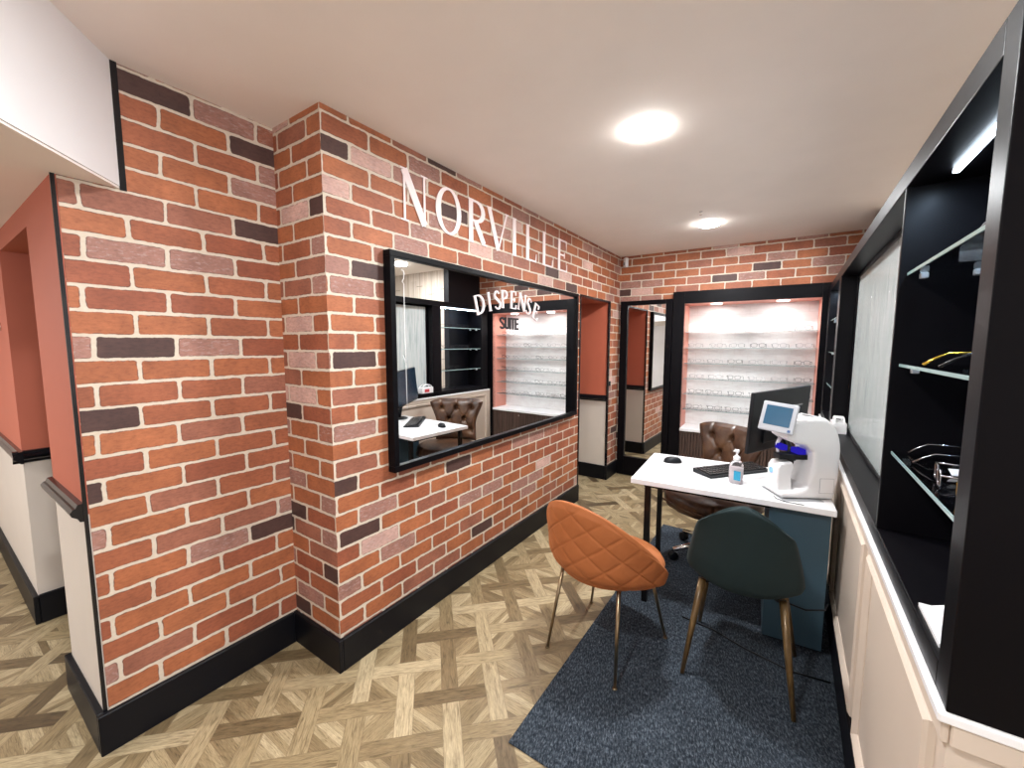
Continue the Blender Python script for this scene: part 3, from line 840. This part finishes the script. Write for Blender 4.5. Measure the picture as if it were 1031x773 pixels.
sh = thing('shelf_sign', 'small white sign card standing under the top near glass shelf', 'sign', (.362, 1.47, 1.656))
b = NB(); box(b, -.032, .032, -.001, .001, .0005, .026); build('card', b, M_plastic, sh)
b = NB(); box(b, -.034, .034, .0012, .004, .000, .040); build('holder', b, M_acrylic, sh)
# white acrylic stand on the base board
b = NB(); prism(b, [(0, 0), (.13, 0), (.13, .055), (.02, .008), (0, .008)], 0, .145, 'y', .0)
o = build('display_plinth', b, M_whitegloss, loc=(.253, 1.015, .9055)); tag(o, 'white sloped display block on the base board of the near bay', 'display block')
# far bay spectacles
for z, ys in ((1.655, (3.72, 3.92, 4.10)), (1.400, (3.62, 3.84, 4.05)), (1.145, (3.86,)), (.9055, (3.78,))):
    for i, y in enumerate(ys):
        row_ = {1.655: 'top', 1.4: 'middle', 1.145: 'lowest', .9055: 'base board'}[z]
        e = copy_tree(protos['dark']); e.location = (.31, y, z+.001); e.rotation_euler = (0, 0, R(-90))
        e['label'] = 'dark spectacles in the narrow far bay, %s shelf, %s from the camera' % (row_, ordn[i]); e['group'] = 'spectacles in the far bay'

# tissue carton on the sill
tb = thing('tissue_carton', 'small white carton with red print and a looped handle on the black ledge', 'carton', (.277, 3.295, .905))
b = NB(); box(b, -.036, .036, -.083, .083, 0, .066, .004); build('box', b, M_plastic, tb)
b = NB(); box(b, -.0372, -.0358, -.05, .02, .012, .046, 0); build('print', b, M_red, tb)
b = NB(); pp = [(0, -.075, .064), (0, -.06, .082), (0, -.02, .094), (0, .025, .094), (0, .06, .082), (0, .075, .064)]
for s in (-.022, .022): tube(b, [(s, p[1], p[2]) for p in pp], .005, 6)
box(b, -.022, .022, -.04, .04, .089, .097, .003); build('handle', b, M_plastic, tb, True)

# ================================================================== DESK
dk = thing('desk', 'small white topped desk with black metal legs and teal blue side panel', 'desk', (-.694, 2.206, 0), R(3.6))
b = NB(); box(b, 0, .907, 0, .622, .692, .720, .0025); build('tabletop', b, M_whitegloss, dk)
for x, y in ((.070, .030), (.040, .56)):
    b = NB(); box(b, x, x+.030, y, y+.030, .0085, .692, .002); build('leg', b, M_blackmetal, dk)
b = NB(); box(b, .060, .085, .06, .56, .665, .690, .002); box(b, .099, .66, .034, .054, .672, .691, .002); build('rail', b, M_blackmetal, dk)
b = NB(); box(b, .655, .895, .045, .60, .02, .691, .003); build('side_cabinet', b, M_teal, dk)
b = NB(); box(b, .662, .888, .06, .59, .0085, .02); build('plinth', b, M_blackplastic, dk)
DT = .720
def on_desk(x, y): return (x, y, DT)

# cables
b = NB(); tube(b, [(.20, 2.235, .30), (.19, 2.20, .285), (.12, 2.19, .265), (.04, 2.20, .27), (-.02, 2.22, .30), (-.05, 2.26, .36)], .004, 8)
b2 = tag(build('power_cable', b, M_blackplastic, smooth=True), 'black power cable looped across the teal desk panel', 'cable')
b = NB(); tube(b, [(-.40, 2.22, .013), (-.25, 2.20, .013), (-.1, 2.14, .013), (.08, 2.10, .013), (.22, 2.12, .013)], .004, 8)
tag(build('floor_cable', b, M_blackplastic, smooth=True), 'thin black cable lying on the carpet behind the green chair', 'cable')

# mouse
ms = thing('mouse', 'black computer mouse with curling cord on the white desk corner', 'mouse', on_desk(-.575, 2.655), R(-65))
b = NB()
def hull(bm, cx, cy, z0, L, W, Hh, n=20, k=8):
    rings = []
    for j in range(k+1):
        a = (PI/2)*j/k; s = math.cos(a)**.55; z = z0+Hh*math.sin(a)
        rings.append([bm.verts.new((cx+W*s*math.cos(2*PI*i/n), cy+L*s*math.sin(2*PI*i/n), z)) for i in range(n)])
    for A, B in zip(rings, rings[1:]):
        for i in range(n): bm.faces.new((A[i], A[(i+1) % n], B[(i+1) % n], B[i]))
    bm.faces.new(rings[0][::-1])
    bmesh.ops.remove_doubles(bm, verts=bm.verts[:], dist=1e-5)
hull(b, 0, 0, .0005, .055, .032, .034); build('body', b, M_blackplastic, ms, True)
b = NB(); tube(b, [(0, .020, .033), (0, .032, .031)], .004, 8); build('wheel', b, M_greyplastic, ms, True)
b = NB(); tube(b, [(0, .054, .006), (.005, .09, .003), (.03, .13, .003), (.05, .165, .003), (.09, .18, .003)], .0018, 6); build('cord', b, M_greyplastic, ms, True)

# keyboard
kb = thing('keyboard', 'black computer keyboard set at an angle on the white desk behind the gel bottle', 'keyboard', on_desk(-.245, 2.645), math.atan2(.77, .60))
b = NB(); prism(b, [(-.068, .002), (.068, .002), (.068, .026), (-.068, .012)], -.215, .215, 'x'); 
for v in b.verts: v.co = (v.co.x, v.co.y, v.co.z)
build('case', b, M_blackplastic, kb)
rows_k = [14, 14, 14, 13, 11]
for r_, nk in enumerate(rows_k):
    y = -.052+r_*.0215; z = .0145+(y+.068)*.103
    b = NB()
    for i in range(18):
        x = -.205+i*.0228
        if nk < 13 and 4 <= i <= 8:
            if i == 4: box(b, x, x+.11, y, y+.018, z-.003, z+.006, .001, 1)
            continue
        box(b, x, x+.019, y, y+.018, z-.003, z+.006, .001, 1)
    build('key_row', b, M_framedark, kb)

# gel bottle
gb = thing('gel_bottle', 'clear hand gel bottle with white pump and turquoise label on the desk', 'bottle', on_desk(-.205, 2.440), R(-10))
b = NB()
prof = [(.030, .001), (.034, .006), (.035, .03), (.035, .095), (.032, .108), (.022, .120), (.015, .125), (.014, .130)]
lathe(b, prof, n=28)
for v in b.verts: v.co.y *= .68
M_gel = mk_clear('clear_plastic', (.96, .93, .94), .12); build('bottle_body', b, M_gel, gb, True)
b = NB(); lathe(b, [(.031, .003), (.0325, .05), (.0325, .085), (.02, .09)], n=24)
for v in b.verts: v.co.y *= .64
M_liquid, bs_ = new_mat('pale_pink_gel', srgb(240, 230, 232), .2); build('gel', b, M_liquid, gb, True)
b = NB(); lathe(b, [(.017, .124), (.017, .142), (.012, .146), (.009, .150), (.006, .152), (.006, .168), (.011, .169), (.012, .180), (.006, .182)], n=20)
tube(b, [(0, 0, .175), (-.008, -.010, .176), (-.012, -.015, .173)], .0045, 8); build('pump', b, M_plastic, gb, True)
b = NB(); box(b, -.004, .028, -.0262, -.0235, .022, .072, 0); build('label_sticker', b, M_label, gb)

# monitor
mo = thing('monitor', 'large black monitor seen from behind on the desk, its screen toward the leather chair', 'monitor', (.0, 2.70, DT), 0)
mc = Vector((-.038, 2.742, 1.044)); mo.location = (.060, 2.715, DT)
d_ = Vector((.26, .483, 0)).normalized(); ang = math.atan2(d_.y, d_.x); mo.rotation_euler[2] = ang
loc = Matrix.Rotation(-ang, 3, 'Z') @ (mc-Vector((.060, 2.715, DT)))
MM = Matrix.Translation(loc) @ Matrix.Rotation(R(-2), 4, 'Y') @ Matrix.Rotation(R(4.5), 4, 'X')
b = NB(); box(b, -.272, .272, -.016, .004, -.168, .168, .006, M=MM); box(b, -.16, .10, -.028, -.016, -.12, .03, .008, M=MM); build('casing', b, M_blackplastic, mo)
b = NB(); box(b, -.264, .264, .004, .006, -.152, .160, 0, M=MM); build('screen', b, M_monitor, mo)
b = NB(); box(b, .02, .20, -.0175, -.0155, .060, .068, .0005, M=MM); build('vent_strip', b, M_greyplastic, mo)
b = NB(); tube(b, [(0, 0, .006), (loc.x*.2, loc.y*.2, .10), (loc.x, loc.y-.03, loc.z-.06)], [.02, .018, .018], 10); build('neck', b, M_blackplastic, mo, True)
b = NB(); lathe(b, [(.085, .0005), (.085, .008), (.07, .014), (.02, .018)], n=28); build('foot', b, M_blackplastic, mo, True)

# lensmeter
lm = thing('lensmeter', 'white optical lens measuring machine with tilted screen at the desk wall end', 'optical machine', (.068, 2.425, DT), math.atan2(-.50, -.866))
# local +x = forward (toward the lower left of the view), y = width
def side(poly, hw, m, name, bev=.006, parent=None, smooth=True):
    b = NB(); prism(b, poly, -hw, hw, 'y', bev); o = build(name, b, m, parent or lm, False)
    md = o.modifiers.new('bev', 'BEVEL'); md.width = .004; md.segments = 2; md.limit_method = 'ANGLE'; md.angle_limit = R(40)
    return o
def qcurve(p0, p1, p2, n=8): return [((1-t_)**2*p0[0]+2*t_*(1-t_)*p1[0]+t_*t_*p2[0], (1-t_)**2*p0[1]+2*t_*(1-t_)*p1[1]+t_*t_*p2[1]) for t_ in [i/n for i in range(n+1)]]
body = [(-.118, .004), (.115, .004), (.125, .018), (.128, .028)]
body += qcurve((.118, .034), (.03, .03), (.005, .065), 6) + qcurve((.0, .09), (-.02, .16), (-.015, .20), 5)
body += [(-.012, .232), (.02, .262), (.075, .272), (.105, .292), (.112, .318)] + qcurve((.10, .355), (.03, .40), (-.045, .392), 8) + qcurve((-.06, .39), (-.125, .36), (-.135, .24), 8) + [(-.132, .10)]
side(body, .078, M_plastic, 'body', .014)
nose = [(.045, .02), (.122, .02), (.130, .09), (.128, .145), (.112, .168), (.06, .172), (.048, .150), (.062, .10), (.055, .05)]
side(nose, .045, M_plastic, 'nose', .010)
b = NB(); box(b, -.02, .112, -.030, .030, .180, .206, .004); o = build('lens_table', b, M_blackplastic, lm)
b = NB(); box(b, -.005, .030, -.031, .031, .2062, .232, .002); box(b, .080, .106, -.031, .031, .226, .252, .003); build('lens_light', b, M_bluelens, lm)
b = NB(); box(b, .03, .055, -.018, .018, .172, .192, .003); build('lens_pin', b, M_blackplastic, lm)
b = NB(); lathe(b, [(.014, 0), (.014, .004), (.008, .005)], n=18, M=Matrix.Translation((.130, -.005, .120)) @ Matrix.Rotation(R(90), 4, 'Y')); build('button', b, mk_screen('blue_button', srgb(110, 150, 220), .5), lm)
b = NB(); tube(b, [(.085, -.02, .285), (.100, -.022, .25), (.096, -.022, .21), (.085, -.02, .175)], [.011, .008, .006, .006], 8); build('lever', b, M_plastic, lm, True)
b = NB(); box(b, -.112, -.048, .0778, .0788, .034, .106, 0); hf = build('hatch_outline', b, M_greyplastic, lm)
b = NB(); box(b, -.1105, -.0495, .0786, .0793, .0355, .1045, 0); build('side_hatch', b, M_plastic, lm)
SM = Matrix.Translation((.140, .045, .390)) @ Matrix.Rotation(R(47), 4, 'Z') @ Matrix.Rotation(R(-16), 4, 'Y') @ Matrix.Rotation(R(-5), 4, 'X')
b = NB(); box(b, -.010, .008, -.074, .074, -.072, .070, .007, 3, M=SM); o = build('screen_casing', b, M_greyplastic, lm)
o.data.materials.clear(); o.data.materials.append(paint('light_grey_plastic', srgb(170, 170, 174), .35, .01))
b = NB(); box(b, .0082, .0095, -.056, .054, -.042, .052, 0, M=SM); build('screen', b, M_screen, o)
b = NB(); box(b, .0082, .0095, .050, .062, -.064, -.052, 0, M=SM); build('screen_badge', b, mk_screen('navy_badge', srgb(60, 80, 120), .1), o)
b = NB(); lathe(b, [(.052, .0), (.052, .0015), (.049, .002)], n=30, M=Matrix.Translation((-.045, 0, .3915)) @ Matrix.Rotation(R(-12), 4, 'Y')); build('top_disc', b, M_plastic, lm, True)
b = NB(); box(b, -.06, .12, -.10, .10, 0, .003, .001); build('base_pad', b, M_greyplastic, lm)
cbl = NB(); tube(cbl, [(-.03, 2.33, DT+.003), (-.02, 2.29, DT+.003), (.02, 2.262, DT+.003), (.09, 2.262, DT+.003)], .0016, 6)
tag(build('machine_cable', cbl, M_blackplastic, smooth=True), 'thin dark cable curving over the desk beneath the white machine', 'cable')

# ================================================================== ORANGE CHAIR
oc = thing('shell_chair', 'burnt orange quilted velvet shell chair with thin brass legs, partly on the carpet', 'chair', (-.672, 1.83, 0), R(-12))
def sm(t_): return t_*t_*(3-2*t_)
def shell_fn(s, t_):
    ph = (s*2-1)*R(92)                      # 0 = straight back (-y)
    rim = .462 + .318*max(0.0, math.cos(ph*.93))**1.05
    z0_ = .388
    z = z0_ + (rim-z0_)*t_
    rr = .165 + .088*math.sin(min(1, t_*2.6)*PI/2) + .030*t_*math.cos(ph*.5)
    if t_ < .38: z = z0_ + (rim-z0_)*t_*(.55+.45*t_/.38)
    x = rr*1.02*math.sin(ph); y = -rr*math.cos(ph)*1.02
    nrm = Vector((math.sin(ph), -math.cos(ph), -.35+.2*t_)).normalized()
    # quilting
    au = ph*.26; av = (z-.40)
    g1 = (au*.85+av)/.112; g2 = (au*.85-av)/.112
    k1 = abs(g1-round(g1)); k2 = abs(g2-round(g2)); k = min(k1, k2)
    off = -.0050*math.exp(-(k/.030)**2) + .0022*min(1, k*3)
    edge = min(t_, 1-t_)*9
    off *= max(0, min(1, edge))
    th = min(1, .35+(1-t_)*9) if t_ > .9 else 1
    return Vector((x, y, z)), nrm, off, th
b = NB(); grid_surface(b, 150, 90, shell_fn, .030)
bk = build('shell_back', b, M_orange, oc, True)
b = NB(); prof = [(.0, .392), (.15, .390), (.205, .394), (.230, .408), (.238, .424), (.228, .442), (.195, .452), (.1, .456), (.0, .454)]
lathe(b, [(max(r_, .002), z) for r_, z in prof], n=40)
for v in b.verts: v.co.y = v.co.y*1.0+(.045 if v.co.y > 0 else .0)*min(1, v.co.y/.1)
build('seat', b, M_orange, oc, True)
Minv = (Matrix.Translation((-.672, 1.83, 0)) @ Matrix.Rotation(R(-12), 4, 'Z')).inverted()
tops = [(-.15, -.15), (.15, -.15), (.14, .13), (-.14, .13)]
feet = [(-.893, 1.634), (-.535, 1.573), (-.436, 2.008), (-.856, 2.076)]
for (tx, ty), (fx, fy), zf in zip(tops, feet, (0, .0085, .0085, 0)):
    f = Minv @ Vector((fx, fy, zf+.001))
    b = NB(); tube(b, [f, f+Vector((0, 0, .006))], .010, 10); tube(b, [f, (tx, ty, .41)], [.0065, .0095], 10); build('leg', b, M_brass, oc, True)

# ================================================================== GREEN CHAIR
gc = thing('bucket_chair', 'dark bottle green upholstered chair with tapered golden brown legs on the carpet', 'chair', (-.122, 2.03, .008), R(2))
prof_y = [(-.258, .832), (-.252, .79), (-.238, .72), (-.222, .62), (-.208, .53), (-.180, .46), (-.12, .432), (-.03, .428), (.08, .436), (.17, .446), (.215, .440)]
def pint(t_):
    n = len(prof_y)-1; f = t_*n; i = min(int(f), n-1); a = f-i
    def cr(k):
        P = [prof_y[max(0, min(n, i+j))][k] for j in (-1, 0, 1, 2)]
        return .5*((2*P[1])+(-P[0]+P[2])*a+(2*P[0]-5*P[1]+4*P[2]-P[3])*a*a+(-P[0]+3*P[1]-3*P[2]+P[3])*a**3)
    return cr(0), cr(1)
def bucket_fn(s, t_):
    sx = s*2-1
    y, z = pint(t_)
    y2, z2 = pint(min(1, t_+.01)); y1, z1 = pint(max(0, t_-.01))
    tan = Vector((0, y2-y1, z2-z1)).normalized(); nrm = Vector((0, tan.z, -tan.y))   # toward the back / underside
    wid = .158+.057*sm(min(1, t_/.5)) if t_ < .5 else .215-.02*(t_-.5)*2
    # rounded top and front corners
    e = 1.0
    if t_ < .12: e = max(.02, 1-(1-t_/.12)**2.0)**(1/2.0)
    if t_ > .86: e = max(.02, 1-((t_-.86)/.14)**2.4)**(1/2.4)
    wid *= .30+.70*e
    x = wid*sx
    curl = (.075 if t_ < .5 else .075-.02*(t_-.5))*abs(sx)**2.2
    kt = 1-sm(min(1, t_/.42)); z -= .080*abs(sx)**2.2*kt; curl *= 1-.6*kt
    p = Vector((x, y, z)) - nrm*curl*(.35+.65*e)
    n2 = (nrm + Vector((sx*.55, 0, 0))).normalized()
    th = min(1, .25+min(1-abs(sx), min(t_, 1-t_)*2.0)*9)
    return p, n2, 0, th
b = NB(); grid_surface(b, 40, 60, bucket_fn, .042)
for v in b.verts: v.co.z -= .008
build('shell', b, M_green, gc, True)
for (tx, ty), (fx, fy) in zip(((-.150, -.120), (.150, -.120), (.145, .13), (-.145, .13)), ((-.320, 1.823), (.088, 1.814), (.094, 2.222), (-.318, 2.24))):
    f = (Matrix.Translation((-.122, 2.03, .008)) @ Matrix.Rotation(R(2), 4, 'Z')).inverted() @ Vector((fx, fy, .0115))
    b = NB(); tp = Vector((tx, ty, .418)); tube(b, [f, f+(tp-f)*.5, tp], [.0085, .013, .0165], 14); build('leg', b, M_woodleg, gc, True)
b = NB(); tube(b, [(-.15, -.12, .405), (.15, .13, .405)], .007, 8); tube(b, [(.15, -.12, .405), (-.15, .13, .405)], .007, 8); build('crossbar', b, M_blackmetal, gc, True)

# ================================================================== LEATHER OFFICE CHAIR
AF = math.atan2(-.83, -.56)     # facing direction
ofc = thing('office_chair', 'brown leather swivel chair with button tufted back, behind the desk', 'office chair', (-.435, 2.965, .008), AF-PI/2)
# local: +y forward
OM = Matrix.Rotation(-(AF-PI/2), 3, 'Z'); so_ = OM @ Vector((.055, -.045, 0)); bo_ = OM @ Vector((.082, .02, 0))
def back_fn(s, t_):
    sx = s*2-1; z = .47+.42*t_
    wid = .205+.065*sm(max(0, (t_-.35)/.65)) - .01*math.sin(PI*t_)
    x = wid*sx
    y = -.235-.055*t_ + .075*abs(sx)**2.2*(1-.2*t_)
    z -= .030*abs(sx)**6*t_**6
    nrm = Vector((-sx*.3, 1, .05)).normalized()
    bul = .042*(1-abs(sx)**4)*(1-abs(2*t_-1)**6)
    off = bul
    for (bx_, bz) in TUFT:
        dd = math.hypot(x-bx_, z-bz); off -= .030*math.exp(-(dd/.020)**2)+.012*math.exp(-(dd/.055)**2)
    for (p, q) in FOLD:
        ax, az = p; bx_, bz = q; L2 = (bx_-ax)**2+(bz-az)**2
        k = max(0, min(1, ((x-ax)*(bx_-ax)+(z-az)*(bz-az))/L2)); dd = math.hypot(x-ax-k*(bx_-ax), z-az-k*(bz-az))
        off -= .008*math.exp(-(dd/.011)**2)
    th = min(1, .35+min(1-abs(sx), min(t_, 1-t_)*1.6)*7)
    return Vector((x, y, z)), nrm, off*th, th
TUFT = [(-.155, .80), (0, .80), (.155, .80), (-.08, .69), (.08, .69), (-.155, .58), (0, .58), (.155, .58)]
FOLD = [((-.155, .80), (-.08, .69)), ((0, .80), (-.08, .69)), ((0, .80), (.08, .69)), ((.155, .80), (.08, .69)), ((-.08, .69), (-.155, .58)), ((-.08, .69), (0, .58)), ((.08, .69), (0, .58)), ((.08, .69), (.155, .58)),
        ((-.155, .80), (-.17, .92)), ((0, .80), (0, .92)), ((.155, .80), (.17, .92))]
b = NB(); grid_surface(b, 80, 70, back_fn, .045); bk = build('backrest', b, M_leather, ofc, True)
for bx_, bz in TUFT:
    b = NB(); lathe(b, [(.009, 0), (.007, .004), (.001, .006)], n=12, M=Matrix.Translation((bx_, -.212-.055*(bz-.47)/.42, bz)) @ Matrix.Rotation(R(-90), 4, 'X')); build('button', b, M_leather, bk, True)
b = NB(); box(b, -.275, .275, -.245, .275, .392, .492, .040, 5)
bmesh.ops.subdivide_edges(b, edges=b.edges[:], cuts=3, use_grid_fill=True)
for v in b.verts:
    x, y = v.co.x/.275, v.co.y/.27
    rr = math.hypot(x, y); k = max(abs(x), abs(y))
    if k > .001: 
        f_ = 1-.30*(rr/k-1)/.414*min(1, k); v.co.x *= f_; v.co.y *= f_
    if v.co.z > .44: v.co.z += .020*max(0, 1-min(1, k)**2)
    v.co.x = v.co.x*1.04+so_.x; v.co.y = v.co.y*1.04+so_.y; v.co.z -= .015
build('seat', b, M_leather, ofc, True)
b = NB()
tube(b, [(x*1.04+so_.x, y*1.04+so_.y, .422) for x, y in [(.262*math.copysign(abs(math.cos(a))**.62, math.cos(a)), .012+.257*math.copysign(abs(math.sin(a))**.62, math.sin(a))) for a in [2*PI*i/48 for i in range(48)]]], .006, 6, closed=True); build('seat_piping', b, M_leather, ofc, True)
b = NB(); box(b, bo_.x-.09, bo_.x+.09, bo_.y-.10, bo_.y+.10, .345, .384, .006); tube(b, [(bo_.x, bo_.y-.09, .37), (0, -.24, .38), (0, -.262, .50)], .018, 8); build('mechanism', b, M_blackplastic, ofc)
b = NB(); tube(b, [(0, 0, .085), (0, 0, .22)], .026, 16); tube(b, [(0, 0, .22), (0, 0, .36)], .015, 16); build('gas_column', b, M_chrome, ofc, True).location = bo_
for k in range(5):
    a = R(72*k+144)-(AF-PI/2); c, s = math.cos(a), math.sin(a)
    b = NB(); tube(b, [(c*.02, s*.02, .105), (c*.15, s*.15, .098), (c*.285, s*.285, .072)], [.026, .020, .014], 10); build('base_arm', b, M_chrome, ofc, True).location = bo_
    b = NB()
    for q in (-.013, .013):
        Mx = Matrix.Translation((c*.285-s*q, s*.285+c*q, .0305)) @ Matrix.Rotation(a+PI/2, 4, 'Z') @ Matrix.Rotation(R(90), 4, 'Y')
        lathe(b, [(.020, -.009), (.030, -.006), (.030, .006), (.020, .009)], n=18, M=Mx)
    box(b, c*.285-.008, c*.285+.008, s*.285-.008, s*.285+.008, .03, .068, .003); build('caster', b, M_blackplastic, ofc, True).location = bo_
